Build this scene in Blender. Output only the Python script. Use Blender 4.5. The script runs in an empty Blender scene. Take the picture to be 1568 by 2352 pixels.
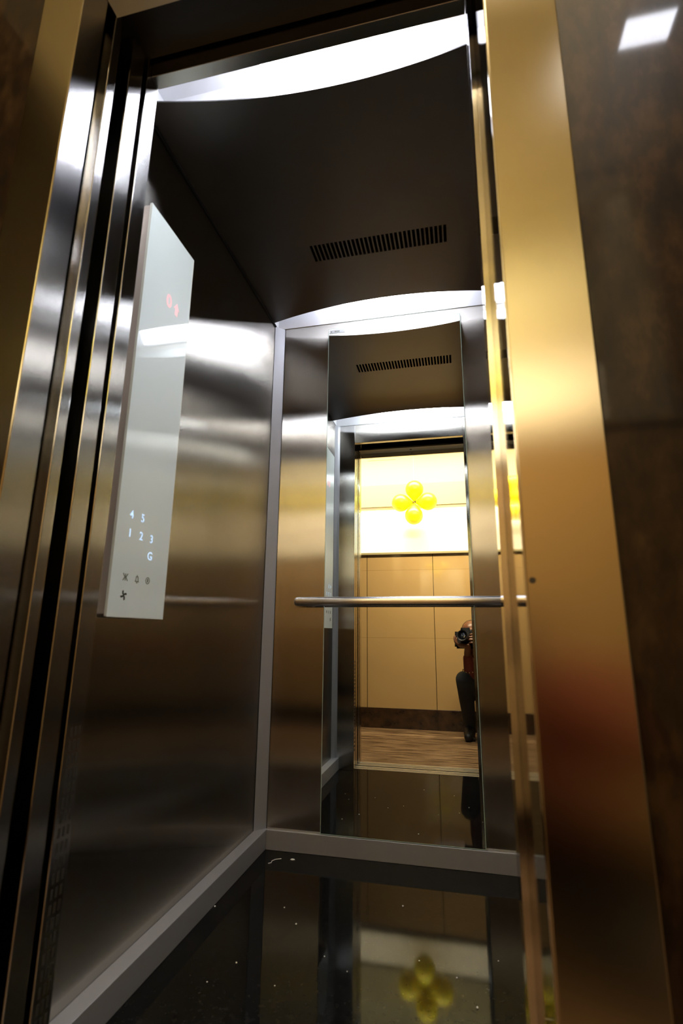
import bpy, bmesh, math, random
from mathutils import Vector, Matrix, noise
random.seed(7)
C = bpy.context.scene.collection
PI = math.pi

# ------------------------------------------------------------------ helpers
def tag(o, label=None, cat=None, group=None, kind=None):
    if label: o['label'] = label
    if cat: o['category'] = cat
    if group: o['group'] = group
    if kind: o['kind'] = kind
    return o

def thing(name, loc, label, cat, group=None, kind=None):
    o = bpy.data.objects.new(name, None); C.objects.link(o)
    o.location = loc; o.empty_display_size = .05
    return tag(o, label, cat, group, kind)

def uv_box(bm):
    uv = bm.loops.layers.uv.verify()
    bm.normal_update()
    for f in bm.faces:
        n = f.normal; a = [abs(c) for c in n]; k = a.index(max(a))
        for l in f.loops:
            p = l.vert.co
            l[uv].uv = (p.y, p.z) if k == 0 else ((p.x, p.z) if k == 1 else (p.x, p.y))

def box(bm, x0, x1, y0, y1, z0, z1, bev=0., seg=2):
    r = bmesh.ops.create_cube(bm, size=1.)
    for v in r['verts']:
        v.co = Vector((x0 + (v.co.x + .5) * (x1 - x0), y0 + (v.co.y + .5) * (y1 - y0), z0 + (v.co.z + .5) * (z1 - z0)))
    if bev:
        es = set(e for v in r['verts'] for e in v.link_edges)
        bmesh.ops.bevel(bm, geom=list(es), offset=bev, segments=seg, affect='EDGES', profile=.5)

def prism(bm, pts, axis, a, b):
    """extrude a 2-D outline along an axis (0,1,2) from a to b"""
    def P(p, t):
        q = list(p); q.insert(axis, t); return Vector(q)
    lo = [bm.verts.new(P(p, a)) for p in pts]; hi = [bm.verts.new(P(p, b)) for p in pts]
    n = len(pts)
    bm.faces.new(lo); bm.faces.new(hi[::-1])
    for i in range(n): bm.faces.new((lo[i], hi[i], hi[(i + 1) % n], lo[(i + 1) % n]))

def lathe(bm, prof, M=None, n=32):
    """prof: (r, h) pairs about local z"""
    rings = []
    M = M or Matrix.Identity(4)
    for r, h in prof:
        if r < 1e-6: rings.append([bm.verts.new(M @ Vector((0, 0, h)))])
        else: rings.append([bm.verts.new(M @ Vector((r * math.cos(2 * PI * i / n), r * math.sin(2 * PI * i / n), h))) for i in range(n)])
    for a, b in zip(rings[:-1], rings[1:]):
        for i in range(n):
            j = (i + 1) % n
            if len(a) == 1 and len(b) > 1: bm.faces.new((a[0], b[j], b[i]))
            elif len(b) == 1 and len(a) > 1: bm.faces.new((a[i], a[j], b[0]))
            elif len(a) > 1: bm.faces.new((a[i], a[j], b[j], b[i]))

def cyl(bm, p, q, r, n=20, r2=None):
    p, q = Vector(p), Vector(q); d = q - p; L = d.length
    M = Matrix.Translation(p) @ d.to_track_quat('Z', 'Y').to_matrix().to_4x4()
    r2 = r if r2 is None else r2
    lathe(bm, [(0, 0), (r, 0), (r2, L), (0, L)], M, n)

def obj(name, bm, m, parent=None, smooth=False, uv=True, mods=None):
    bmesh.ops.recalc_face_normals(bm, faces=bm.faces)
    if uv: uv_box(bm)
    if parent is not None:
        inv = parent.matrix_world_rest if False else None
        off = world_loc(parent)
        for v in bm.verts: v.co -= off
    me = bpy.data.meshes.new(name); bm.to_mesh(me); bm.free()
    for mm in (m if isinstance(m, (list, tuple)) else [m]): me.materials.append(mm)
    if smooth:
        for p in me.polygons: p.use_smooth = True
    o = bpy.data.objects.new(name, me); C.objects.link(o)
    if parent is not None: o.parent = parent
    return o

def world_loc(o):
    v = Vector((0, 0, 0))
    while o is not None:
        v += o.location; o = o.parent
    return v

def autosmooth(o, ang=40):
    me = o.data
    for p in me.polygons: p.use_smooth = True
    try: me.set_sharp_from_angle(angle=math.radians(ang))
    except Exception: pass
    return o

def struct(name, bm, m, **k):
    o = obj(name, bm, m, **k); o['kind'] = 'structure'; return o

def ubox(name, m, dims, bev=0., parent=None, kind=None, **k):
    bm = bmesh.new(); box(bm, *dims, bev=bev)
    o = obj(name, bm, m, parent=parent, **k)
    if kind: o['kind'] = kind
    return o

# ------------------------------------------------------------------ materials
def mat(name):
    m = bpy.data.materials.new(name); m.use_nodes = True
    nt = m.node_tree; b = nt.nodes['Principled BSDF']
    return m, nt, b

def simple(name, col, rough=.5, metal=0., spec=.5, coat=0., emis=None, estr=0.):
    m, nt, b = mat(name)
    b.inputs['Base Color'].default_value = (*col, 1); b.inputs['Roughness'].default_value = rough
    b.inputs['Metallic'].default_value = metal
    b.inputs['Specular IOR Level'].default_value = spec
    b.inputs['Coat Weight'].default_value = coat; b.inputs['Coat Roughness'].default_value = .03
    if emis:
        b.inputs['Emission Color'].default_value = (*emis, 1); b.inputs['Emission Strength'].default_value = estr
    return m

def N(nt, t, **k):
    n = nt.nodes.new(t)
    for a, v in k.items(): setattr(n, a, v)
    return n

def brushed(name, col, rough=.25, aniso=.95, streak=.25, wave=0.0, scale=(260, 260, 1.2), grain=0.):
    m, nt, b = mat(name); L = nt.links.new
    out_ = nt.nodes['Material Output']; nt.nodes.remove(b)
    b = nt.nodes.new('ShaderNodeBsdfAnisotropic'); b.distribution = 'BECKMANN'; L(b.outputs[0], out_.inputs[0])
    b.inputs['Anisotropy'].default_value = aniso
    tg = N(nt, 'ShaderNodeTangent', direction_type='UV_MAP'); L(tg.outputs[0], b.inputs['Tangent'])
    geo = N(nt, 'ShaderNodeNewGeometry')
    mp = N(nt, 'ShaderNodeMapping'); mp.inputs['Scale'].default_value = scale
    L(geo.outputs['Position'], mp.inputs[0])
    ns = N(nt, 'ShaderNodeTexNoise'); ns.inputs['Scale'].default_value = 1; ns.inputs['Detail'].default_value = 3
    L(mp.outputs[0], ns.inputs['Vector'])
    mr = N(nt, 'ShaderNodeMapRange'); mr.inputs[1].default_value = .3; mr.inputs[2].default_value = .7
    mr.inputs[3].default_value = rough * (1 - streak); mr.inputs[4].default_value = rough * (1 + streak)
    L(ns.outputs[0], mr.inputs[0]); L(mr.outputs[0], b.inputs['Roughness'])
    mx = N(nt, 'ShaderNodeMix', data_type='RGBA'); mx.inputs[6].default_value = (*[c * .99 for c in col], 1); mx.inputs[7].default_value = (*col, 1)
    L(ns.outputs[0], mx.inputs[0]); L(mx.outputs[2], b.inputs['Color'])
    if wave:
        n2 = N(nt, 'ShaderNodeTexNoise'); n2.inputs['Scale'].default_value = 2.2; n2.inputs['Detail'].default_value = 0
        L(geo.outputs['Position'], n2.inputs['Vector'])
        bp = N(nt, 'ShaderNodeBump'); bp.inputs['Strength'].default_value = 1; bp.inputs['Distance'].default_value = wave
        L(n2.outputs[0], bp.inputs['Height']); L(bp.outputs[0], b.inputs['Normal'])
    if grain:                    # vertical hairline grain: each fine scratch turns the normal sideways, never up or down
        def wn(k):
            v = N(nt, 'ShaderNodeVectorMath', operation='SCALE'); v.inputs[3].default_value = k; L(geo.outputs['Position'], v.inputs[0])
            w_ = N(nt, 'ShaderNodeTexWhiteNoise', noise_dimensions='3D'); L(v.outputs[0], w_.inputs['Vector']); return w_.outputs['Value']
        a = N(nt, 'ShaderNodeMath', operation='ADD'); L(wn(3137.), a.inputs[0]); L(wn(5211.), a.inputs[1])
        a1 = N(nt, 'ShaderNodeMath', operation='SUBTRACT'); L(a.outputs[0], a1.inputs[0]); a1.inputs[1].default_value = 1.
        a2 = N(nt, 'ShaderNodeMath', operation='MULTIPLY'); L(a1.outputs[0], a2.inputs[0]); a2.inputs[1].default_value = grain
        cr = N(nt, 'ShaderNodeVectorMath', operation='CROSS_PRODUCT'); L(geo.outputs['Normal'], cr.inputs[0]); cr.inputs[1].default_value = (0, 0, 1)
        s2 = N(nt, 'ShaderNodeVectorMath', operation='SCALE'); L(cr.outputs[0], s2.inputs[0]); L(a2.outputs[0], s2.inputs[3])
        base = bp.outputs[0] if wave else geo.outputs['Normal']
        ad = N(nt, 'ShaderNodeVectorMath', operation='ADD'); L(base, ad.inputs[0]); L(s2.outputs[0], ad.inputs[1])
        no = N(nt, 'ShaderNodeVectorMath', operation='NORMALIZE'); L(ad.outputs[0], no.inputs[0]); L(no.outputs[0], b.inputs['Normal'])
    return m

STEEL = brushed('brushed_steel', (.53, .50, .445), .19, -.7, .03, .003, grain=.62)
STEEL_JAMB = brushed('satin_steel_jamb', (.66, .645, .63), .09, 0., .35, .002, scale=(30, 30, 9))
STEEL_FRAME = brushed('satin_steel_frame', (.43, .385, .29), .24, -.35, .0)
STEEL_REVEAL = brushed('brushed_steel_reveal', (.64, .625, .60), .19, -.7, .03, .002, grain=.22)
CEIL = brushed('dark_ceiling_sheet', (.19, .18, .17), .43, .0, .0)
ALU = simple('anodised_aluminium', (.40, .40, .415), .5, .55)
ALU2 = simple('aluminium_sill', (.62, .60, .55), .38, .9)
RAIL = simple('satin_rail_steel', (.62, .60, .59), .24, 1.)
MIRROR = simple('mirror_silver', (.86, .90, .865), .0, 1.)
GLASSEDGE = simple('green_glass_edge', (.42, .55, .48), .12, 0., .8)
MINT = simple('mint_back_painted_glass', (.88, .98, .95), .5, 0., .5, coat=1.)
MINTEDGE = simple('polished_glass_edge', (.78, .82, .74), .15)
HOUSING = simple('beige_grey_metal', (.50, .44, .40), .4, .3)
BLACK = simple('black_void', (.004, .004, .004), .8)
DARK = simple('dark_gear', (.03, .028, .026), .5, .3)
WHITE = simple('white_cove_paint', (.80, .80, .82), .6)
BALL = simple('yellow_balloon_latex', (.95, .80, .01), .22, 0., .5)
bb_ = BALL.node_tree.nodes['Principled BSDF']; bb_.inputs['Subsurface Weight'].default_value = .9; bb_.inputs['Subsurface Radius'].default_value = (.09, .08, .01); bb_.inputs['Subsurface Scale'].default_value = 1.; bb_.inputs['Roughness'].default_value = .35
SKIN = simple('brown_skin', (.17, .065, .032), .40)
HAIR = simple('black_hair', (.012, .009, .008), .45)
LED = simple('led_diffuser', (.9, .9, .95), .4, emis=(.86, .90, 1.), estr=20.)
BLUE = simple('lit_digit_blue', (.6, .75, .95), .3, emis=(.50, .72, 1.), estr=.75)
REDL = simple('lit_display_red', (.9, .6, .6), .5, emis=(1., .38, .40), estr=.55)
ICON = simple('grey_icon_print', (.20, .22, .17), .5)
ICOND = simple('dark_icon_print', (.035, .045, .03), .5)
PAPER = simple('white_paper', (.85, .84, .80), .7)
LAMPC = simple('cool_downlight_lens', (.9, .9, .95), .4, emis=(.88, .90, 1.), estr=48.)
LAMPW = simple('added_strip_diffuser', (.9, .85, .7), .4, emis=(1., .80, .48), estr=12.)  # glowing diffuser of the added warm strips
WHITEM = simple('white_lamp_trim', (.8, .8, .78), .4)

def granite(name, a, b_, c, rough, scale=38, speck=None, rvar=0., detail=6, spec=.5, zs=1.):
    m, nt, b = mat(name); L = nt.links.new
    geo = N(nt, 'ShaderNodeNewGeometry')
    n1 = N(nt, 'ShaderNodeTexNoise'); n1.inputs['Scale'].default_value = scale; n1.inputs['Detail'].default_value = detail; n1.inputs['Roughness'].default_value = .62
    mpg = N(nt, 'ShaderNodeMapping'); mpg.inputs['Scale'].default_value = (1, 1, zs); L(geo.outputs['Position'], mpg.inputs[0]); L(mpg.outputs[0], n1.inputs['Vector'])
    cr = N(nt, 'ShaderNodeValToRGB'); e = cr.color_ramp.elements
    e[0].position = .36; e[0].color = (*a, 1); e[1].position = .68; e[1].color = (*c, 1)
    x = e.new(.52); x.color = (*b_, 1)
    L(n1.outputs[0], cr.inputs[0]); out = cr.outputs[0]
    if speck:
        v = N(nt, 'ShaderNodeTexVoronoi'); v.inputs['Scale'].default_value = speck
        L(geo.outputs['Position'], v.inputs['Vector'])
        lt = N(nt, 'ShaderNodeMath', operation='LESS_THAN'); lt.inputs[1].default_value = .11; L(v.outputs['Distance'], lt.inputs[0])
        sp = N(nt, 'ShaderNodeSeparateColor'); L(v.outputs['Color'], sp.inputs[0])
        gt = N(nt, 'ShaderNodeMath', operation='GREATER_THAN'); gt.inputs[1].default_value = .86; L(sp.outputs[0], gt.inputs[0])
        mu = N(nt, 'ShaderNodeMath', operation='MULTIPLY'); L(lt.outputs[0], mu.inputs[0]); L(gt.outputs[0], mu.inputs[1])
        mx = N(nt, 'ShaderNodeMix', data_type='RGBA'); L(mu.outputs[0], mx.inputs[0]); L(out, mx.inputs[6]); mx.inputs[7].default_value = (.10, .10, .10, 1)
        out = mx.outputs[2]
    L(out, b.inputs['Base Color']); b.inputs['Roughness'].default_value = rough; b.inputs['Specular IOR Level'].default_value = spec
    if rvar:
        mr = N(nt, 'ShaderNodeMapRange'); mr.inputs[3].default_value = rough; mr.inputs[4].default_value = rough + rvar
        L(n1.outputs[0], mr.inputs[0]); L(mr.outputs[0], b.inputs['Roughness'])
    return m

BLACKGR = granite('black_granite', (.004, .004, .004), (.006, .006, .006), (.011, .010, .0095), .05, 60, speck=220, spec=.06)
BROWNGR = granite('brown_granite', (.007, .004, .003), (.017, .009, .005), (.036, .020, .010), .38, 34, rvar=.0, spec=.12, zs=.45)
bg_ = BROWNGR.node_tree.nodes['Principled BSDF']; bg_.inputs['Coat Weight'].default_value = .32; bg_.inputs['Coat Roughness'].default_value = .05
SKIRTD = granite('dark_skirting_stone', (.02, .01, .006), (.04, .02, .01), (.06, .03, .016), .25, 14)

def lobby_floor_mat():
    m, nt, b = mat('mottled_brown_floor_tile'); L = nt.links.new
    geo = N(nt, 'ShaderNodeNewGeometry')
    mp = N(nt, 'ShaderNodeMapping'); mp.inputs['Rotation'].default_value = (0, 0, .75); mp.inputs['Scale'].default_value = (5, 30, 1)
    L(geo.outputs['Position'], mp.inputs[0])
    n1 = N(nt, 'ShaderNodeTexNoise'); n1.inputs['Scale'].default_value = 1; n1.inputs['Detail'].default_value = 5; n1.inputs['Roughness'].default_value = .65
    L(mp.outputs[0], n1.inputs['Vector'])
    cr = N(nt, 'ShaderNodeValToRGB'); e = cr.color_ramp.elements
    e[0].position = .36; e[0].color = (.06, .028, .011, 1); e[1].position = .66; e[1].color = (.33, .21, .115, 1)
    L(n1.outputs[0], cr.inputs[0]); L(cr.outputs[0], b.inputs['Base Color'])
    b.inputs['Roughness'].default_value = .38
    return m
LFLOOR = lobby_floor_mat()

def wainscot_mat():
    """large glossy beige tiles, joints every 0.585 m"""
    m, nt, b = mat('beige_glazed_wall_tile'); L = nt.links.new
    geo = N(nt, 'ShaderNodeNewGeometry'); sx = N(nt, 'ShaderNodeSeparateXYZ'); L(geo.outputs['Position'], sx.inputs[0])
    def joint(sock, off, pitch, w):
        a = N(nt, 'ShaderNodeMath', operation='SUBTRACT'); L(sock, a.inputs[0]); a.inputs[1].default_value = off - 20 * pitch
        c = N(nt, 'ShaderNodeMath', operation='MODULO'); L(a.outputs[0], c.inputs[0]); c.inputs[1].default_value = pitch
        d = N(nt, 'ShaderNodeMath', operation='LESS_THAN'); L(c.outputs[0], d.inputs[0]); d.inputs[1].default_value = w
        return d.outputs[0]
    jv = joint(sx.outputs['X'], -.045, .587, .005); jh = joint(sx.outputs['Z'], .735, .588, .0025)
    n1 = N(nt, 'ShaderNodeTexNoise'); n1.inputs['Scale'].default_value = 3.; n1.inputs['Detail'].default_value = 4
    L(geo.outputs['Position'], n1.inputs['Vector'])
    mx = N(nt, 'ShaderNodeMix', data_type='RGBA'); L(n1.outputs[0], mx.inputs[0])
    mx.inputs[6].default_value = (.46, .295, .125, 1); mx.inputs[7].default_value = (.53, .35, .155, 1)
    m2 = N(nt, 'ShaderNodeMix', data_type='RGBA'); L(jh, m2.inputs[0]); L(mx.outputs[2], m2.inputs[6]); m2.inputs[7].default_value = (.30, .18, .07, 1)
    m3 = N(nt, 'ShaderNodeMix', data_type='RGBA'); L(jv, m3.inputs[0]); L(m2.outputs[2], m3.inputs[6]); m3.inputs[7].default_value = (.02, .012, .005, 1)
    L(m3.outputs[2], b.inputs['Base Color']); b.inputs['Roughness'].default_value = .06
    return m
WAINS = wainscot_mat()

def plaster(name, col):
    m, nt, b = mat(name); L = nt.links.new
    geo = N(nt, 'ShaderNodeNewGeometry'); n1 = N(nt, 'ShaderNodeTexNoise'); n1.inputs['Scale'].default_value = 60; n1.inputs['Detail'].default_value = 3
    L(geo.outputs['Position'], n1.inputs['Vector'])
    bp = N(nt, 'ShaderNodeBump'); bp.inputs['Strength'].default_value = .08; bp.inputs['Distance'].default_value = .002
    L(n1.outputs[0], bp.inputs['Height']); L(bp.outputs[0], b.inputs['Normal'])
    b.inputs['Base Color'].default_value = (*col, 1); b.inputs['Roughness'].default_value = .7
    return m
PWHITE = plaster('white_wall_paint', (.90, .88, .84))
PBAND = plaster('yellow_cream_paint', (.28, .25, .15))
PCREAM = plaster('pale_cream_paint', (.31, .295, .20))
PCEIL = plaster('lobby_ceiling_paint', (.80, .72, .55))
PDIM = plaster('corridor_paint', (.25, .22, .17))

def cloth(name, col, rough=.85, sc=140):
    m, nt, b = mat(name); L = nt.links.new
    tc = N(nt, 'ShaderNodeTexCoord'); n1 = N(nt, 'ShaderNodeTexNoise'); n1.inputs['Scale'].default_value = sc; n1.inputs['Detail'].default_value = 2
    L(tc.outputs['Object'], n1.inputs['Vector'])
    mx = N(nt, 'ShaderNodeMix', data_type='RGBA'); L(n1.outputs[0], mx.inputs[0])
    mx.inputs[6].default_value = (*[c * .7 for c in col], 1); mx.inputs[7].default_value = (*[min(1, c * 1.3) for c in col], 1)
    L(mx.outputs[2], b.inputs['Base Color']); b.inputs['Roughness'].default_value = rough
    return m
SHIRT = cloth('rust_red_cotton', (.17, .030, .013)); DENIM = cloth('black_denim', (.018, .02, .022)); SHOE = cloth('black_shoe', (.01, .01, .011), .5)
CAMB = simple('black_camera_body', (.012, .012, .013), .42); CAMG = simple('black_rubber', (.006, .006, .006), .7)
LENSG = simple('lens_glass', (.01, .012, .02), .03, 0., 1.); GOLD = simple('gold_metal', (.9, .7, .35), .2, 1.)

# ------------------------------------------------------------------ measures (m): cab interior x 0..W, y 0..D, z 0..H
W, D, H = 1.06, 1.179, 2.127
SH0 = .065
XL, XR = .130, .829          # car opening
LOBY = -1.43                 # face of the wall opposite the lift
LC = 2.50                    # lobby ceiling

# ---- cab shell
ubox('floor', BLACKGR, (-.02, W + .02, -.045, D + .02, -.05, 0), kind='structure')
ubox('wall_left', STEEL, (-.025, 0, -.0, D + .02, 0, H + .12), kind='structure')
ubox('wall_right', STEEL, (W, W + .025, -.0, D + .02, 0, H + .12), kind='structure')
ubox('wall_back', STEEL, (0, W, D, D + .02, 0, H), kind='structure')
bm = bmesh.new()                         # front return panels and transom, one folded sheet
box(bm, -.0, XL, -.042, 0, 0, H, bev=.0015)
o = struct('wall_front', bm, STEEL_REVEAL)
bm = bmesh.new(); box(bm, XR, W, -.052, -.001, 0, H, bev=.0008); struct('wall_front', bm, STEEL_JAMB)
bm = bmesh.new(); box(bm, XR, W, -.001, 0, 0, H); struct('wall_front', bm, STEEL)
bm = bmesh.new(); box(bm, XR, W, -.0535, -.0522, 0, H); struct('wall_front', bm, STEEL_REVEAL)
bm = bmesh.new(); box(bm, XL + .0005, XR - .0005, -.030, 0, 2.0, H, bev=.0015); struct('wall_front', bm, STEEL)
# ventilation perforations punched low in the left return, three rows of short slots
bm = bmesh.new()
for col, y in enumerate((-.030, -.020, -.010)):
    for k in range(24):
        z = .10 + k * .0215; box(bm, XL - .001, XL + .0004, y - .0022, y + .0022, z, z + .0145)
obj('ventilation_slots', bm, DARK, parent=o)

# ---- corner trims (chamfered aluminium posts)
def corner(i, pts):
    bm = bmesh.new(); prism(bm, pts, 2, .0, H - .001); struct('trim_%d' % i, bm, ALU)
t = .036
corner(1, [(.0005, D - t), (t, D - .0005), (.0005, D - .0005)])
corner(2, [(W - .0005, D - t), (W - t, D - .0005), (W - .0005, D - .0005)])
for k_, d_ in enumerate(((.0003, .0012, D - t - .0022, D - t - .0004), (t + .0004, t + .0022, D - .0012, D - .0003), (W - .0012, W - .0003, D - t - .0022, D - t - .0004), (W - t - .0022, W - t - .0004, D - .0012, D - .0003))):
    ubox('trim_%d' % (10 + k_), BLACK, (*d_, SH0, H - .001), kind='structure')
corner(3, [(.0005, .0005), (.0005, t * .8), (t * .5, t * .5), (t * .8, .0005)])
corner(4, [(W - .0005, .0005), (W - .0005, t * .8), (W - t * .5, t * .5), (W - t * .8, .0005)])
# ---- skirtings
SK, SH = .041, .0646
ubox('baseboard_left', ALU, (.0005, SK, .001, D - .0005, .0003, SH), bev=.001, kind='structure')
ubox('baseboard_right', ALU, (W - SK, W - .0005, .001, D - .0005, .0003, SH), bev=.001, kind='structure')
ubox('baseboard_back', ALU, (SK + .0005, W - SK - .0005, D - .014, D - .0005, .0003, SH), bev=.001, kind='structure')
# top line of the left wall: dark shadow joint
ubox('trim_5', BLACK, (.0005, .006, .17, D - t, H - .006, H - .0003), kind='structure')

# ---- ceiling plate with bowed edges and the grille opening
def cy_front(x): return .171 - .070 * ((x - .53) / .53) ** 2
def cy_back(x): return 1.040 + .080 * ((x - .53) / .53) ** 2
vx0, vx1, vy0, vy1 = .2885, .7785, .697, .779
bm = bmesh.new()
n = 48; xs = [W * i / n for i in range(n + 1)]
outer = [bm.verts.new((x, cy_front(x), H)) for x in xs] + [bm.verts.new((x, cy_back(x), H)) for x in reversed(xs)]
hole = [bm.verts.new((a, b, H)) for a, b in ((vx0, vy0), (vx1, vy0), (vx1, vy1), (vx0, vy1))]
es = [bm.edges.new((L_[i], L_[(i + 1) % len(L_)])) for L_ in (outer, hole) for i in range(len(L_))]
bmesh.ops.triangle_fill(bm, edges=es, use_beauty=True)
bm.normal_update()
r = bmesh.ops.extrude_face_region(bm, geom=bm.faces[:])
for v in [g for g in r['geom'] if isinstance(g, bmesh.types.BMVert)]: v.co.z += .004
struct('ceiling', bm, CEIL)
# structural roof above the cove
ubox('ceiling', BLACK, (-.02, W + .02, -.02, D + .02, H + .125, H + .14), kind='structure')

# ---- ceiling grille: duct box + 31 bars leaving 32 slots
t_ = thing('ceiling_vent', ((vx0 + vx1) / 2, (vy0 + vy1) / 2, H), 'long slotted air vent in the dark lift ceiling, between the two lights', 'vent')
bm = bmesh.new(); p = (vx1 - vx0) / 32
for k in range(33):
    xc_ = vx0 + k * p; w = .0028
    box(bm, max(vx0, xc_ - w), min(vx1, xc_ + w), vy0, vy1, H + .0002, H + .0035)
obj('grille', bm, CEIL, parent=t_)
bm = bmesh.new()
a0, a1, b0, b1, z0, z1 = vx0 - .01, vx1 + .01, vy0 - .01, vy1 + .01, H + .0045, H + .07
box(bm, a0, a1, b0, b1, z1, z1 + .002)
for d in ((a0, a0 + .002, b0, b1, z0, z1), (a1 - .002, a1, b0, b1, z0, z1), (a0, a1, b0, b0 + .002, z0, z1), (a0, a1, b1 - .002, b1, z0, z1)): box(bm, *d)
obj('duct', bm, BLACK, parent=t_)

# ---- cove lights behind the bowed ceiling edges
def cove(name, y0, y1, panel, label, barx=(.31, .75)):
    t = thing(name, (W / 2, (y0 + y1) / 2, H + .06), label, 'light', group='cove lights over the lift ceiling')
    bm = bmesh.new(); z0 = H + .0045; z1 = H + .115
    box(bm, 0, W, y0, y1, z1, z1 + .003)
    box(bm, .0, W, y0, y0 + .003, (H if y0 < .1 or y0 > .9 and False else z0), z1); box(bm, 0, W, y1 - .003, y1, (H + .0005 if y1 > 1.1 else z0), z1)
    box(bm, 0, .003, y0, y1, z0, z1); box(bm, W - .003, W, y0, y1, z0, z1)
    obj('reflector', bm, WHITE, parent=t)
    bm = bmesh.new(); prism(bm, panel, 0, barx[0], barx[1])
    obj('led_diffuser', bm, LED, parent=t)
    return t
cove('cove_light', .0005, .20, [(.006, H + .010), (.045, H + .111), (.185, H + .111), (.185, H + .107), (.048, H + .107), (.009, H + .009)], 'bowed white light slot just inside the lift door opening')
cove('cove_light', 1.0, D - .0002, [(1.173, H + .012), (1.095, H + .105), (1.092, H + .102), (1.170, H + .009)], 'bowed white light slot above the mirror at the back wall')

# ---- mirror
MX0, MX1, MZ0, MZ1 = .2443, .8185, .0665, 2.094
t_ = thing('wall_mirror', ((MX0 + MX1) / 2, D, MZ0), 'tall frameless mirror on the steel back wall behind the handrail', 'mirror')
ubox('silvered_glass', MIRROR, (MX0 + .0018, MX1 - .0018, D - .010, D - .0006, MZ0 + .0018, MZ1 - .0018), parent=t_)
bm = bmesh.new()
for d in ((MX0, MX0 + .0018, MZ0, MZ1), (MX1 - .0018, MX1, MZ0, MZ1), (MX0, MX1, MZ0, MZ0 + .0018), (MX0, MX1, MZ1 - .0018, MZ1)):
    box(bm, d[0], d[1], D - .0102, D - .0006, d[2], d[3])
tag(obj('polished_edge', bm, GLASSEDGE, parent=t_), 'thin green polished glass edge')
bm = bmesh.new(); box(bm, MX0 + .004, MX0 + .075, D - .0106, D - .0101, 2.070, 2.088)
stk = tag(obj('sticker', bm, simple('pale_sticker', (.55, .56, .6), .6), parent=t_), 'small pale sticker in the top corner')
bm = bmesh.new()
for a in (0, .018, .026, .034): box(bm, MX0 + .010 + a, MX0 + .016 + a, D - .0109, D - .0105, 2.076, 2.082)
box(bm, MX0 + .004, MX0 + .075, D - .0109, D - .0105, 2.0695, 2.0715)
obj('grey_print', bm, ICON, parent=stk)

# ---- handrail
RY, RZ = D - .058, .886
t_ = thing('handrail', (.565, D, RZ), 'satin steel handrail across the back wall and mirror', 'handrail')
bm = bmesh.new(); ns = 28; rx = [(.138, .25), (.1385, .55), (.141, .78), (.146, .92), (.154, 1.), (.40, 1.), (.70, 1.), (.984, 1.), (.992, .92), (.997, .78), (.9995, .55), (1.0, .25)]
rings = []
for x, s in rx:
    rings.append([bm.verts.new((x, RY + .012 * s * math.copysign(abs(math.cos(a)) ** .8, math.cos(a)), RZ + .0175 * s * math.copysign(abs(math.sin(a)) ** .8, math.sin(a)))) for a in [2 * PI * i / ns for i in range(ns)]])
for a, b in zip(rings[:-1], rings[1:]):
    for i in range(ns): bm.faces.new((a[i], a[(i + 1) % ns], b[(i + 1) % ns], b[i]))
bm.faces.new(rings[0]); bm.faces.new(rings[-1][::-1])
autosmooth(obj('rail_bar', bm, RAIL, parent=t_), 50)
for x in (.20, .93):
    bm = bmesh.new(); cyl(bm, (x, RY + .008, RZ), (x, D - .0042, RZ), .0085); cyl(bm, (x, D - .0045, RZ), (x, D - .0006, RZ), .018, 28)
    autosmooth(obj('wall_bracket', bm, RAIL, parent=t_), 40)

# ---- control panel
PY0, PY1, PZ0, PZ1, PX = .158, .378, .796, 1.856, .030
cp = thing('control_panel', (0, (PY0 + PY1) / 2, PZ0), 'tall pale mint glass control panel with floor numbers on the left lift wall', 'control panel')
ubox('housing', HOUSING, (.0005, PX - .0062, PY0 + .002, PY1 - .003, PZ0 + .006, PZ1 - .004), bev=.001, parent=cp)
ubox('glass_face', MINT, (PX - .006, PX, PY0 + .0012, PY1 - .0012, PZ0 + .0012, PZ1 - .0012), bev=.0008, parent=cp)
bm = bmesh.new()
for d in ((PY0, PY0 + .0014, PZ0, PZ1), (PY1 - .0014, PY1, PZ0, PZ1), (PY0, PY1, PZ0, PZ0 + .0014), (PY0, PY1, PZ1 - .0014, PZ1)):
    box(bm, PX - .0062, PX + .0001, d[0], d[1], d[2], d[3])
tag(obj('glass_edge', bm, MINTEDGE, parent=cp), 'pale polished glass edge')
TM = Matrix(((0, 0, 1, 0), (1, 0, 0, 0), (0, 1, 0, 0), (0, 0, 0, 1)))   # text plane facing +x, reading towards +y
def text(s, y, z, size, m, name, parent, label=None, x=PX + .0004):
    cu = bpy.data.curves.new('t', 'FONT'); cu.body = s; cu.size = size; cu.extrude = .0002; cu.align_x = 'CENTER'; cu.align_y = 'CENTER'; cu.offset = size * .012
    to = bpy.data.objects.new('t', cu); C.objects.link(to)
    dg = bpy.context.evaluated_depsgraph_get(); me = bpy.data.meshes.new_from_object(to.evaluated_get(dg))
    bpy.data.objects.remove(to); bpy.data.curves.remove(cu)
    me.transform(Matrix.Translation(Vector((x, y, z)) - world_loc(parent)) @ TM)
    me.name = name; me.materials.clear(); me.materials.append(m)
    o = bpy.data.objects.new(name, me); C.objects.link(o); o.parent = parent
    if label: o['label'] = label
    return o
cols = (.209, .253, .296); 
for s, y, z in (('4', cols[0], 1.031), ('5', cols[1], 1.031), ('1', cols[0], .987), ('2', cols[1], .987), ('3', cols[2], .987), ('G', cols[2], .945)):
    text(s, y, z, .028, BLUE, 'floor_button', cp, 'floor number %s lit blue' % s)
def bar2(bm, p, q, w):
    p, q = Vector(p), Vector(q); d = (q - p).normalized(); nn = Vector((-d.y, d.x)) * w / 2
    prism(bm, [tuple(p + nn), tuple(q + nn), tuple(q - nn), tuple(p - nn)], 0, PX, PX + .0006)
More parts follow.
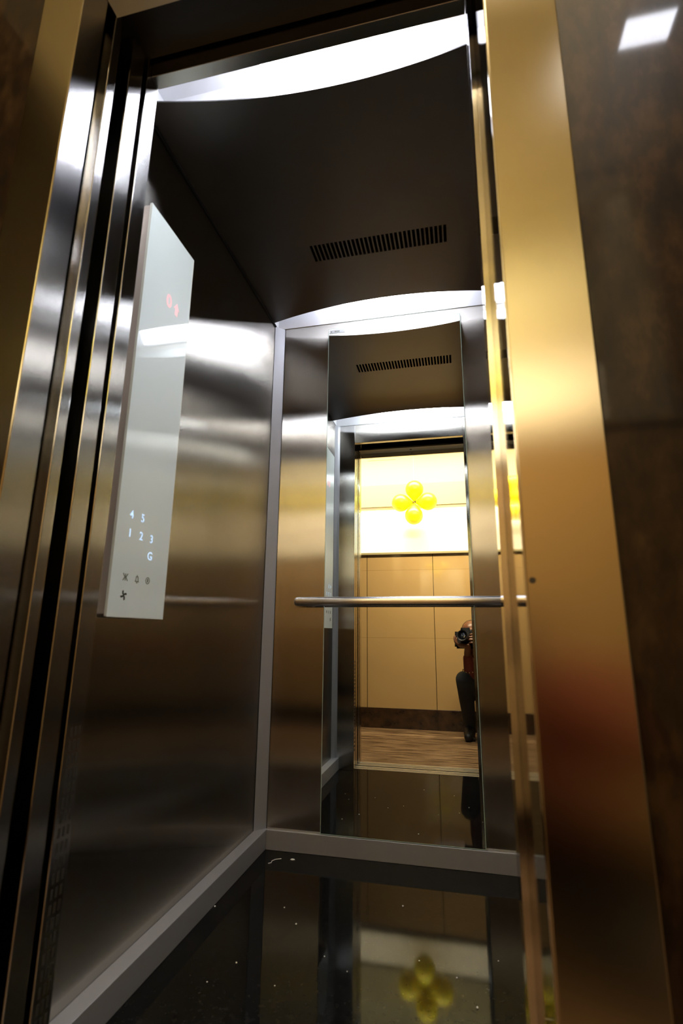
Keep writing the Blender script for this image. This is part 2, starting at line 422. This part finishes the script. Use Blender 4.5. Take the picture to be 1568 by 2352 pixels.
def ring2(bm, y, z, r, w, sy=1.):
    n = 20
    for i in range(n):
        a, b = 2 * PI * i / n, 2 * PI * (i + 1) / n
        bar2(bm, (y + r * math.cos(a) * sy, z + r * math.sin(a)), (y + r * math.cos(b) * sy, z + r * math.sin(b)), w)
y, z = cols[0], .886; bm = bmesh.new()       # door-close symbol: two arrows meeting
for s in (-1, 1):
    bar2(bm, (y + s * .0085, z + .008), (y + s * .002, z), .0022); bar2(bm, (y + s * .0085, z - .008), (y + s * .002, z), .0022)
bar2(bm, (y, z - .008), (y, z + .008), .0022)
tag(obj('door_button', bm, ICON, parent=cp), 'grey printed door symbol')
y = cols[1]; bm = bmesh.new()                # alarm bell
for a, b in (((y - .005, z - .005), (y - .0035, z + .005)), ((y + .005, z - .005), (y + .0035, z + .005)), ((y - .0035, z + .005), (y + .0035, z + .005)), ((y - .0075, z - .006), (y + .0075, z - .006)), ((y - .002, z - .009), (y + .002, z - .009)), ((y, z + .005), (y, z + .009))): bar2(bm, a, b, .002)
tag(obj('alarm_button', bm, ICON, parent=cp), 'grey printed bell symbol')
y = cols[2]; bm = bmesh.new(); ring2(bm, y, z, .0075, .0018); bar2(bm, (y, z - .004), (y, z + .0045), .0045)
tag(obj('intercom_button', bm, ICON, parent=cp), 'grey printed round symbol')
y, z = cols[0], .845; bm = bmesh.new()       # fan blades
for k in range(4):
    a = k * PI / 2; R2 = lambda u, v: (y + u * math.cos(a) - v * math.sin(a), z + u * math.sin(a) + v * math.cos(a))
    prism(bm, [R2(.0, .0006), R2(.003, .0052), R2(.0095, .0058), R2(.0112, .0015), R2(.006, .0008), R2(.001, -.001)], 0, PX, PX + .0006)
tag(obj('fan_button', bm, ICOND, parent=cp), 'dark printed fan symbol')
text('0', .272, 1.641, .052, REDL, 'floor_display', cp, 'glowing red numeral on the display')
bm = bmesh.new(); y, z = .310, 1.640
prism(bm, [(y - .013, z + .001), (y, z + .020), (y + .013, z + .001)], 0, PX, PX + .0006); prism(bm, [(y - .006, z - .017), (y - .006, z + .001), (y + .006, z + .001), (y + .006, z - .017)], 0, PX, PX + .0006)
tag(obj('direction_arrow', bm, REDL, parent=cp), 'glowing red arrow on the display')

# ---- car door leaf (open, parked to the left) and the landing door leaf
t_ = thing('sliding_door_leaf', (-.06, -.075, .01), 'edge of the open steel lift car door, parked left behind the car front', 'door leaf', group='open lift door leaves')
ubox('door_skin', STEEL_REVEAL, (-.26, XL, -.096, -.056, .012, 2.03), bev=.0016, parent=t_)
t_ = thing('sliding_door_leaf', (-.06, -.142, .01), 'edge of the open steel landing door, parked left behind the door frame', 'door leaf', group='open lift door leaves')
ubox('door_skin', STEEL_REVEAL, (-.26, XL, -.153, -.131, .012, 2.03), bev=.0016, parent=t_)
# fixed slam post of the car on the right is part of wall_front; landing reveal on the right is deep
# ---- landing door frame
FY0 = -.235
t_ = thing('door_1', ((XL + XR) / 2, FY0, 0), None, None, kind='structure')
bm = bmesh.new(); box(bm, .038, .1285, FY0, FY0 + .004, .0, 2.10, bev=.0018)
obj('left_jamb', bm, STEEL_FRAME, parent=t_)
bm = bmesh.new(); prism(bm, [(.070, FY0 + .003), (XL - .001, FY0 + .0015), (XL - .001, -.179), (.106, -.177), (.106, -.156), (.070, -.156)], 2, 0, 2.10)
obj('left_reveal', bm, STEEL_REVEAL, parent=t_)
rj = ubox('right_jamb', STEEL_FRAME, (.8395, .935, FY0, FY0 + .004, .0, 2.10), bev=.0018, parent=t_)
ubox('right_reveal', STEEL_JAMB, (.838, .850, FY0 + .0015, -.056, 0, 2.10), bev=.001, parent=t_)
bm = bmesh.new(); cyl(bm, (.846, FY0 - .0004, .823), (.846, FY0 + .002, .823), .0035, 16)
obj('screw', bm, DARK, parent=rj)
bm = bmesh.new(); box(bm, XL, .838, FY0, -.222, 1.968, 2.10, bev=.0015); box(bm, XL, .838, -.2225, -.158, 2.0, 2.012)
hd = obj('header', bm, STEEL_FRAME, parent=t_)
bm = bmesh.new(); cyl(bm, (.482, -.185, 1.9965), (.482, -.185, 1.999), .007, 20)
obj('keyhole', bm, BLACK, parent=hd)
ubox('soffit', simple('pale_soffit', (.62, .58, .44), .45), (XL, .838, -.2215, -.150, 1.998, 1.9995), parent=t_)
# dark door gear and shaft gap above the doors
bm = bmesh.new(); box(bm, -.3, 1.1, -.157, -.036, 2.045, 2.40)
struct('trim_6', bm, DARK)
# ---- sills
def sill(name, y0, y1, label):
    t = thing(name, ((XL + XR) / 2, (y0 + y1) / 2, 0), label, 'door sill', group='grooved aluminium door sills')
    bm = bmesh.new(); g = (y1 - y0); 
    prof = [(y0, -.02), (y0, .001), (y0 + g * .30, .001), (y0 + g * .30, -.008), (y0 + g * .42, -.008), (y0 + g * .42, .001), (y0 + g * .62, .001), (y0 + g * .62, -.008), (y0 + g * .74, -.008), (y0 + g * .74, .001), (y1, .001), (y1, -.02)]
    prism(bm, prof, 0, XL - .02, XR + .02)
    obj('grooved_profile', bm, ALU2, parent=t)
sill('door_sill', -.115, -.0455, 'grooved aluminium door sill at the edge of the black lift floor')
sill('door_sill', -.225, -.135, 'grooved aluminium door sill at the edge of the brown lobby floor')

# ---- lobby shell
ubox('floor_lobby', LFLOOR, (-1.6, 2.7, -2.85, -.226, -.05, 0), kind='structure')
bm = bmesh.new(); box(bm, -1.6, .039, -.225, -.185, 0, LC); box(bm, .934, 2.7, -.225, -.185, 0, LC); box(bm, .039, .934, -.225, -.185, 2.10, LC)
struct('wall_landing', bm, BROWNGR)
XE = 1.52
PT = .11                       # parapet thickness; above it the lobby is open to a brightly lit hall
ubox('wall_parapet', WAINS, (-.62, XE, LOBY - PT, LOBY, .0, 1.462), kind='structure')
ubox('trim_8', simple('ledge_paint', (.42, .36, .20), .4), (-.62, XE, LOBY - PT - .01, LOBY + .020, 1.463, 1.4845), bev=.003, kind='structure')
ubox('wall_beam', PCEIL, (-.62, XE, LOBY - PT, LOBY, 2.478, LC), kind='structure')
HY, HC = -2.10, 2.95
ubox('wall_hall', PWHITE, (-1.5, XE - .03, HY - .03, HY, 0, 2.075), kind='structure')
ubox('trim_7', PBAND, (-1.5, XE - .03, HY - .03, HY + .02, 2.075, 2.312), kind='structure')
ubox('wall_hall', PCREAM, (-1.5, XE - .03, HY - .03, HY, 2.312, HC), kind='structure')
ubox('ceiling_hall', PCEIL, (-1.53, XE, HY - .03, LOBY - PT, HC, HC + .03), kind='structure')
ubox('wall_hall', PCEIL, (-1.53, XE, LOBY - PT, LOBY - PT + .03, LC + .032, HC), kind='structure')
ubox('wall_hall_left', PWHITE, (-1.53, -1.5, HY - .03, LOBY - PT, 0, HC), kind='structure')
ubox('wall_hall_left', PWHITE, (-1.53, -.622, LOBY - PT, LOBY - PT + .03, 0, LC + .03), kind='structure')
ubox('trim_9', simple('pale_groove', (.30, .28, .16), .6), (-.15, .15, HY, HY + .004, 2.600, 2.608), kind='structure')
ubox('baseboard_lobby', SKIRTD, (-.45, XE + .01, LOBY, LOBY + .013, .0, .160), bev=.002, kind='structure')
ubox('wall_left_added', BROWNGR, (-.48, -.45, -1.43, -.226, 0, LC), kind='structure')  # unseen dark side wall, added to darken reflections in the left jamb
ubox('wall_corridor', PDIM, (XE - .03, XE, -2.85, LOBY - .002, 0, HC), kind='structure')
ubox('wall_corridor', PDIM, (XE - .03, 2.73, -2.88, -2.85, 0, LC), kind='structure')
ubox('ceiling_lobby', PCEIL, (XE, 2.73, -2.88, LOBY - PT, LC, LC + .03), kind='structure')
ubox('wall_right_lobby', PDIM, (2.7, 2.73, -2.85, -.18, 0, LC), kind='structure')
ubox('ceiling_lobby', PCEIL, (-1.63, 2.73, LOBY - PT, -.185, LC, LC + .03), kind='structure')

# ---- lobby downlight and added strip lights
def square_lamp(x, y, s, m, label, rx=1.):
    t = thing('downlight', (x, y, LC), label, 'light')
    bm = bmesh.new(); a = s / 2
    for d in ((x - a - .012, x + a + .012, y - a * rx - .012, y - a * rx), (x - a - .012, x + a + .012, y + a * rx, y + a * rx + .012), (x - a - .012, x - a, y - a * rx, y + a * rx), (x + a, x + a + .012, y - a * rx, y + a * rx)):
        box(bm, d[0], d[1], d[2], d[3], LC - .014, LC - .0003)
    obj('trim_ring', bm, WHITEM, parent=t)
    ubox('lens', m, (x - a, x + a, y - a * rx, y + a * rx, LC - .009, LC - .0003), parent=t)
    return t
square_lamp(1.37, -.928, .132, LAMPC, 'square cool white ceiling light mirrored in the right granite wall', .62)
def strip_light(x0, x1, y, z, P, col, tgt, spread, label):  # added warm strips, out of view, to light parapet and hall wall
    t = thing('added_linear_light', ((x0 + x1) / 2, y, z), label, 'light')
    bm = bmesh.new()
    for d in ((x0, x1, y - .032, y - .026), (x0, x1, y + .026, y + .032), (x0 - .006, x0, y - .032, y + .032), (x1, x1 + .006, y - .032, y + .032)): box(bm, *d, z - .03, z - .0003)
    obj('profile', bm, WHITEM, parent=t)
    ubox('diffuser', LAMPW, (x0 + .001, x1 - .001, y - .0255, y + .0255, z - .012, z - .0003), parent=t)
    l = bpy.data.lights.new('added_warm_lamp', 'AREA'); l.shape = 'RECTANGLE'; l.size = x1 - x0; l.size_y = .05; l.energy = P; l.color = col; l.spread = math.radians(spread)
    lo = bpy.data.objects.new('added_warm_lamp', l); C.objects.link(lo); lo.parent = t; lo.location = (0, 0, -.034)
    dy, dz = tgt[0] - y, tgt[1] - (z - .034); lo.rotation_euler = (math.atan2(dy, -dz), 0, 0)
strip_light(.20, 1.30, -.60, LC, 34, (1., .81, .52), (LOBY, 1.2), 125, 'unseen warm strip light added along the lobby ceiling before the tiled parapet')
strip_light(-1.1, 1.35, -1.60, HC, 104, (1., .84, .56), (HY, 1.0), 110, 'unseen warm strip light added on the hall ceiling behind the beam')
# ---- balloons: four around one knot on the opposite wall
BC = Vector((.358, -1.90, 2.062))
def balloon_prof(L=.226, R=.090):
    hc_ = L - R; ta = math.asin(min(.99, R / hc_)); ht = hc_ * math.cos(ta) ** 2; a0 = math.acos((hc_ - ht) / R)
    pr = [(0, .003)] + [(max(.003, h * math.tan(ta)), h) for h in (.006, .02, .04, .055)]
    for i in range(19):
        a = a0 + (PI - a0) * i / 18; pr.append((R * math.sin(a) if i < 18 else 0, hc_ - R * math.cos(a)))
    return pr
def make_balloon(ang, label):
    t = thing('balloon', BC, label, 'balloon', group='yellow balloons tied in a flower')
    bm = bmesh.new(); lathe(bm, balloon_prof(), Matrix.Translation(BC) @ Matrix.Rotation(ang, 4, 'Y'), 40)
    autosmooth(obj('inflated_body', bm, BALL, parent=t), 60)
    bm = bmesh.new(); lathe(bm, [(0, .010), (.004, .007), (.003, .003), (.007, -.001), (.0, .0)], Matrix.Translation(BC) @ Matrix.Rotation(ang, 4, 'Y'), 14)
    autosmooth(obj('knot', bm, BALL, parent=t), 60)
for a, w in ((.03, 'top balloon of the yellow four-balloon flower'), (PI / 2 - .02, 'balloon nearer the photographer in the yellow four-balloon flower'), (PI + .05, 'bottom balloon of the yellow four-balloon flower'), (-PI / 2 + .0, 'balloon farthest from the photographer in the yellow four-balloon flower')):
    make_balloon(a, w + ' hanging beyond the tiled parapet')
bm = bmesh.new(); x, y, z = BC.x - .0, BC.y + .012, BC.z       # dark tie shaped like a small N at the centre
s = .012
for sx in (-1, 1): box(bm, x + sx * s - .003, x + sx * s + .003, y, y + .004, z - s, z + s)
prism(bm, [(x - s - .003, z - s), (x - s + .004, z - s), (x + s + .003, z + s), (x + s - .004, z + s)], 1, y, y + .004)
t_ = thing('balloon_tie', BC, 'small dark tie at the centre of the yellow balloon flower', 'tie')
obj('knot', bm, simple('dark_brown_tie', (.05, .018, .01), .6), parent=t_)
bm = bmesh.new(); cyl(bm, (BC.x, BC.y + .004, BC.z - .01), (BC.x, BC.y + .004, HC - .0002), .0004, 6)
obj('thread', bm, simple('pale_thread', (.8, .78, .6), .5), parent=t_)

# ---- litter on the lift floor
def put(bm, name, m, label, cat, group=None):
    o = obj(name, bm, m); return tag(o, label, cat, group)
bm = bmesh.new()
pts = [(.094, 1.055), (.102, 1.062), (.099, 1.076), (.106, 1.090), (.124, 1.101)]
for a, b in zip(pts[:-1], pts[1:]): cyl(bm, (*a, .0022), (*b, .0022), .0011, 8)
for a in pts: bmesh.ops.create_icosphere(bm, subdivisions=1, radius=.00115, matrix=Matrix.Translation((*a, .0022)))
put(bm, 'paper_shaving', PAPER, 'bent white shaving on the black lift floor by the back left corner', 'litter')
bm = bmesh.new(); prism(bm, [(.156, 1.104), (.164, 1.101), (.172, 1.106), (.168, 1.111), (.159, 1.112)], 2, .0005, .0022)
put(bm, 'paper_scrap', PAPER, 'white paper scrap on the black lift floor beside the bent shaving', 'litter')
grains = [(.241, .795), (.476, .557), (.213, .526), (.046, .752), (.178, .446), (.822, .683), (.768, .505), (.636, .638), (.725, .594), (.57, .885), (.33, .47), (.30, .72), (.41, .60), (.70, .34), (.55, .28)]
g0 = None
for i, (x, y) in enumerate(grains):
    if g0 is None:
        bm = bmesh.new(); bmesh.ops.create_icosphere(bm, subdivisions=2, radius=.0022)
        for v in bm.verts: v.co *= 1 + .35 * noise.noise(v.co * 700); v.co.z = max(v.co.z * .7, -.001)
        g0 = obj('plaster_grain', bm, PAPER); o = g0
    else: o = g0.copy(); C.objects.link(o)
    o.location = (x, y, .001); s = random.choice((.7, .9, 1.2)); o.scale = (s, s * .8, s); o.rotation_euler.z = i * 1.3
    o.location.z = .001 * s
    tag(o, 'tiny white plaster grain lying on the black lift floor', 'litter', 'plaster grains on the lift floor')

# ------------------------------------------------------------------ camera
CX, CYY, CZ, YAW, PIT, ROL, FPX = .7692, -.8247, .7647, .2257, .2325, .0097, 1182.86
fw = Vector((-math.sin(YAW) * math.cos(PIT), math.cos(YAW) * math.cos(PIT), math.sin(PIT)))
r1 = Vector((math.cos(YAW), math.sin(YAW), 0)); u1 = r1.cross(fw)
rt = r1 * math.cos(ROL) + u1 * math.sin(ROL); up = -r1 * math.sin(ROL) + u1 * math.cos(ROL)
cam = bpy.data.cameras.new('camera'); co = bpy.data.objects.new('camera', cam); C.objects.link(co)
M = Matrix.Identity(4)
for i in range(3): M[i][0] = rt[i]; M[i][1] = up[i]; M[i][2] = -fw[i]; M[i][3] = (CX, CYY, CZ)[i]
co.matrix_world = M
cam.sensor_width = 36; cam.sensor_height = 36; cam.sensor_fit = 'AUTO'; cam.lens = FPX / 2352 * 36
cam.clip_start = .004; cam.clip_end = 50
cam.dof.use_dof = True; cam.dof.focus_distance = 2.7; cam.dof.aperture_fstop = 4.
bpy.context.scene.camera = co

# ------------------------------------------------------------------ photographer behind the lens
P0 = Vector((CX, CYY, CZ))
def cam_pt(a, b, c): return P0 + rt * a + up * b + fw * c         # right, up, forward
CM = Matrix.Identity(4)
for i in range(3): CM[i][0] = rt[i]; CM[i][1] = up[i]; CM[i][2] = fw[i]; CM[i][3] = P0[i]
dc = thing('camera_body', cam_pt(0, -.045, -.15), 'black reflex camera with a stubby lens in front of the kneeling person', 'camera')
bm = bmesh.new()
lathe(bm, [(.0, -.020), (.030, -.020), (.033, -.006), (.039, -.004), (.0395, -.018), (.037, -.030), (.036, -.055), (.037, -.075), (.036, -.100), (.033, -.112), (0, -.112)], CM, 40)
autosmooth(obj('lens_barrel', bm, CAMB, parent=dc), 35)
bm = bmesh.new(); lathe(bm, [(0, -.0135), (.012, -.0142), (.022, -.0165), (.0285, -.0195), (0, -.0197)], CM, 36); autosmooth(obj('front_element', bm, LENSG, parent=dc), 60)
bm = bmesh.new(); lathe(bm, [(.0365, -.058), (.0385, -.060), (.0385, -.072), (.0365, -.074)], CM, 40); autosmooth(obj('zoom_ring', bm, CAMG, parent=dc), 35)
bm = bmesh.new()
r = bmesh.ops.create_cube(bm, size=1)
for v in bm.verts: v.co = CM @ Vector((v.co.x * .138, v.co.y * .092 - .004, -.142 + v.co.z * .060))
bmesh.ops.bevel(bm, geom=bm.edges[:], offset=.011, segments=4, affect='EDGES', profile=.5); autosmooth(obj('body_shell', bm, CAMB, parent=dc), 40)
bm = bmesh.new(); bmesh.ops.create_cube(bm, size=1)
for v in bm.verts: v.co = CM @ Vector((v.co.x * (.052 if v.co.y > 0 else .066), v.co.y * .036 + .055, -.140 + v.co.z * .064))
bmesh.ops.bevel(bm, geom=bm.edges[:], offset=.009, segments=3, affect='EDGES', profile=.5); autosmooth(obj('viewfinder_hump', bm, CAMB, parent=dc), 40)
bm = bmesh.new(); bmesh.ops.create_cube(bm, size=1)
for v in bm.verts: v.co = CM @ Vector((v.co.x * .034 + .058, v.co.y * .080 - .006, -.122 + v.co.z * .062))
bmesh.ops.bevel(bm, geom=bm.edges[:], offset=.010, segments=3, affect='EDGES', profile=.5); autosmooth(obj('hand_grip', bm, CAMG, parent=dc), 40)

def capsule(bm, p, q, r0, r1_, n=14):
    p, q = Vector(p), Vector(q); d = q - p; L = max(d.length, 1e-5)
    M_ = Matrix.Translation(p) @ d.to_track_quat('Z', 'Y').to_matrix().to_4x4()
    pr = [(0, -r0)] + [(r0 * math.cos(a), -r0 * math.sin(a)) for a in (1.1, .7, .3)] + [(r0, 0), ((r0 + r1_) / 2, L / 2), (r1_, L)] + [(r1_ * math.cos(a), L + r1_ * math.sin(a)) for a in (.3, .7, 1.1)] + [(0, L + r1_)]
    lathe(bm, pr, M_, n)
def chain(bm, pts):
    for (p, r0), (q, r1_) in zip(pts[:-1], pts[1:]): capsule(bm, p, q, r0, r1_)
def ellipsoid(bm, c, s, rot=None, sub=3):
    M_ = Matrix.Translation(c) @ (rot or Matrix.Identity(4)) @ Matrix.Diagonal((*s, 1)); bmesh.ops.create_icosphere(bm, subdivisions=sub, radius=1, matrix=M_)
def fused(name, bm, m, parent, vox, sm=6):
    o = obj(name, bm, m, parent=parent, uv=False)
    md = o.modifiers.new('remesh', 'REMESH'); md.mode = 'VOXEL'; md.voxel_size = vox; md.use_smooth_shade = True
    if sm:
        s = o.modifiers.new('smooth', 'SMOOTH'); s.iterations = sm; s.factor = .5
    return o
pb = thing('person', (.90, -1.2, 0), 'kneeling person in rust red shirt and black trousers aiming a camera', 'person')
eye = cam_pt(0, .050, -.178)
HR = Matrix.Rotation(YAW, 4, 'Z') @ Matrix.Rotation(PIT * .7, 4, 'X')
hc = eye + Vector((.030, -.098, -.004))
def hp(x, y, z): return hc + (HR @ Vector((x, y, z)))
neck = hp(0, -.030, -.125); chest = Vector((1.0, -1.225, .545)); belly = Vector((1.03, -1.22, .41)); pel = Vector((1.04, -1.215, .30))
shL, shR = Vector((.855, -1.155, .620)), Vector((1.150, -1.165, .655))
elL, elR = Vector((.820, -1.005, .470)), Vector((1.175, -.98, .50))
hdL = cam_pt(-.006, -.058, -.085); wrL = hdL + Vector((.022, -.055, -.055))
hdR = cam_pt(.082, -.008, -.135); wrR = hdR + Vector((.045, -.06, -.075))
bm = bmesh.new()
ellipsoid(bm, hp(0, -.012, .030), (.074, .092, .082), HR); ellipsoid(bm, hp(0, .020, -.035), (.062, .070, .085), HR)   # skull, face
ellipsoid(bm, hp(0, .052, -.085), (.030, .030, .026), HR)                                                              # chin
capsule(bm, hp(0, .083, .000), hp(0, .102, -.034), .009, .013); capsule(bm, hp(-.012, .094, -.036), hp(.012, .094, -.036), .008, .008)   # nose
capsule(bm, hp(-.040, .070, .022), hp(-.014, .082, .024), .010, .010); capsule(bm, hp(.040, .070, .022), hp(.014, .082, .024), .010, .010)   # brows
capsule(bm, hp(-.018, .083, -.062), hp(.018, .083, -.062), .008, .008)                                                  # lips
for s in (-1, 1): ellipsoid(bm, hp(s * .074, -.012, -.010), (.010, .020, .032), HR, 2)                                  # ears
chain(bm, [(hp(0, -.02, -.07), .055), (neck, .054), (chest + Vector((0, 0, .10)), .07), (chest, .10), (belly, .10), (pel, .11)])
for sh, el, wr in ((shL, elL, wrL), (shR, elR, wrR)):
    chain(bm, [(chest + Vector((0, 0, .09)), .06), (sh, .045), (el, .036), (wr, .024)])
# hands: palm, four fingers, thumb
def hand(bm, wr, palm, axis, side, curl, thumb_dir):
    """axis: finger direction, side: across the knuckles, curl: direction in which the fingers bend"""
    axis, side, curl, thumb_dir = [v.normalized() for v in (axis, side, curl, thumb_dir)]
    chain(bm, [(wr, .024), (palm - axis * .030, .022)])
    for k in (-1, -.33, .33, 1): capsule(bm, palm - axis * .035 + side * k * .016, palm + axis * .030 + side * k * .029, .014, .0115)
    for k, ln in zip((-1, -.33, .33, 1), (.86, 1., .95, .76)):
        a = palm + axis * .034 + side * k * .031; b = a + (axis * .75 + curl * .65) * .036 * ln; c = b + (axis * .25 + curl * .95) * .026 * ln; d = c + (axis * -.15 + curl) * .018 * ln
        chain(bm, [(a, .0100), (b, .0090), (c, .0082), (d, .0072)])
    a = palm - axis * .022 - side * .030; b = a + thumb_dir * .036 + curl * .010; c = b + (thumb_dir * .6 + curl * .7) * .028
    chain(bm, [(a, .0145), (b, .0110), (c, .0090)])
hand(bm, wrL, hdL, -rt * 1. + fw * .35, fw, up, -rt * .2 + up * .6 - fw * .4)
hand(bm, wrR, hdR + rt * .012, fw * .9, up, -rt, up * .4 + fw * .4 - rt * .2)
body = fused('skin_body', bm, SKIN, pb, .0036, 3)
# hair cap
bm = bmesh.new(); ellipsoid(bm, hp(0, -.030, .042), (.080, .086, .078), HR, 4); ellipsoid(bm, hp(0, -.055, -.005), (.075, .060, .075), HR, 4)
fused('hair', bm, HAIR, pb, .006, 4)
# shirt
bm = bmesh.new()
chain(bm, [(chest + Vector((0, 0, .075)), .092), (chest, .120), (belly, .122), (pel + Vector((0, 0, .03)), .145)])
ellipsoid(bm, chest + Vector((0, .02, .01)), (.165, .115, .125)); ellipsoid(bm, belly + Vector((0, .01, 0)), (.150, .125, .12))
for sh, el, wr in ((shL, elL, wrL), (shR, elR, wrR)):
    chain(bm, [(chest + Vector((0, 0, .07)), .085), (sh, .062), (el, .049), (el.lerp(wr, .78), .036)])
fused('shirt', bm, SHIRT, pb, .007, 5)
# trousers
kL, aL = Vector((.772, -.985, .440)), Vector((.800, -1.16, .105)); kR, aR = Vector((1.16, -.93, .078)), Vector((1.10, -1.27, .085))
hL, hR = pel + Vector((-.085, 0, 0)), pel + Vector((.085, 0, -.01))
bm = bmesh.new()
ellipsoid(bm, pel, (.165, .125, .115))
chain(bm, [(hL, .092), (hL.lerp(kL, .5), .082), (kL, .064), (kL.lerp(aL, .45), .058), (aL, .045)])
chain(bm, [(hR, .092), (hR.lerp(kR, .5), .080), (kR, .062), (kR.lerp(aR, .45), .056), (aR, .045)])
fused('trousers', bm, DENIM, pb, .007, 5)
for a, d in ((aL, Vector((-.10, .99, 0))), (aR, Vector((0, .25, -1)))):
    bm = bmesh.new(); d.normalize()
    if d.z > -.5:
        h_ = Vector((a.x, a.y - .03, .045)); tq = h_ + d * .17
        chain(bm, [(a, .040), (h_, .043), (h_ + d * .09 + Vector((0, 0, .004)), .040), (Vector((tq.x, tq.y, .032)), .029)])
        box(bm, a.x - .038, a.x + .036, a.y - .07, a.y + .12, .001, .022)
    else:
        chain(bm, [(a, .038), (Vector((1.10, -1.345, .10)), .034), (Vector((1.10, -1.34, .045)), .032), (Vector((1.10, -1.27, .030)), .026)])
    fused('shoe', bm, SHOE, pb, .005, 3)
bm = bmesh.new(); c_ = elL.lerp(wrL, .25); d_ = (wrL - elL).normalized(); Mb = Matrix.Translation(c_) @ d_.to_track_quat('Z', 'Y').to_matrix().to_4x4()
for i in range(14):
    a = 2 * PI * i / 14; bmesh.ops.create_icosphere(bm, subdivisions=2, radius=.0055, matrix=Mb @ Matrix.Translation((.052 * math.cos(a), .052 * math.sin(a), 0)))
tag(obj('bracelet', bm, GOLD, parent=pb, smooth=True), 'shiny beaded bracelet')

# ------------------------------------------------------------------ world and view
w = bpy.data.worlds.new('world'); bpy.context.scene.world = w; w.use_nodes = True
w.node_tree.nodes['Background'].inputs[0].default_value = (.0, .0, .0, 1)
sc = bpy.context.scene
sc.view_settings.view_transform = 'Standard'; sc.view_settings.look = 'None'; sc.view_settings.gamma = 1; sc.view_settings.exposure = 0.
try: sc.view_settings.use_curve_mapping = False
except Exception: pass
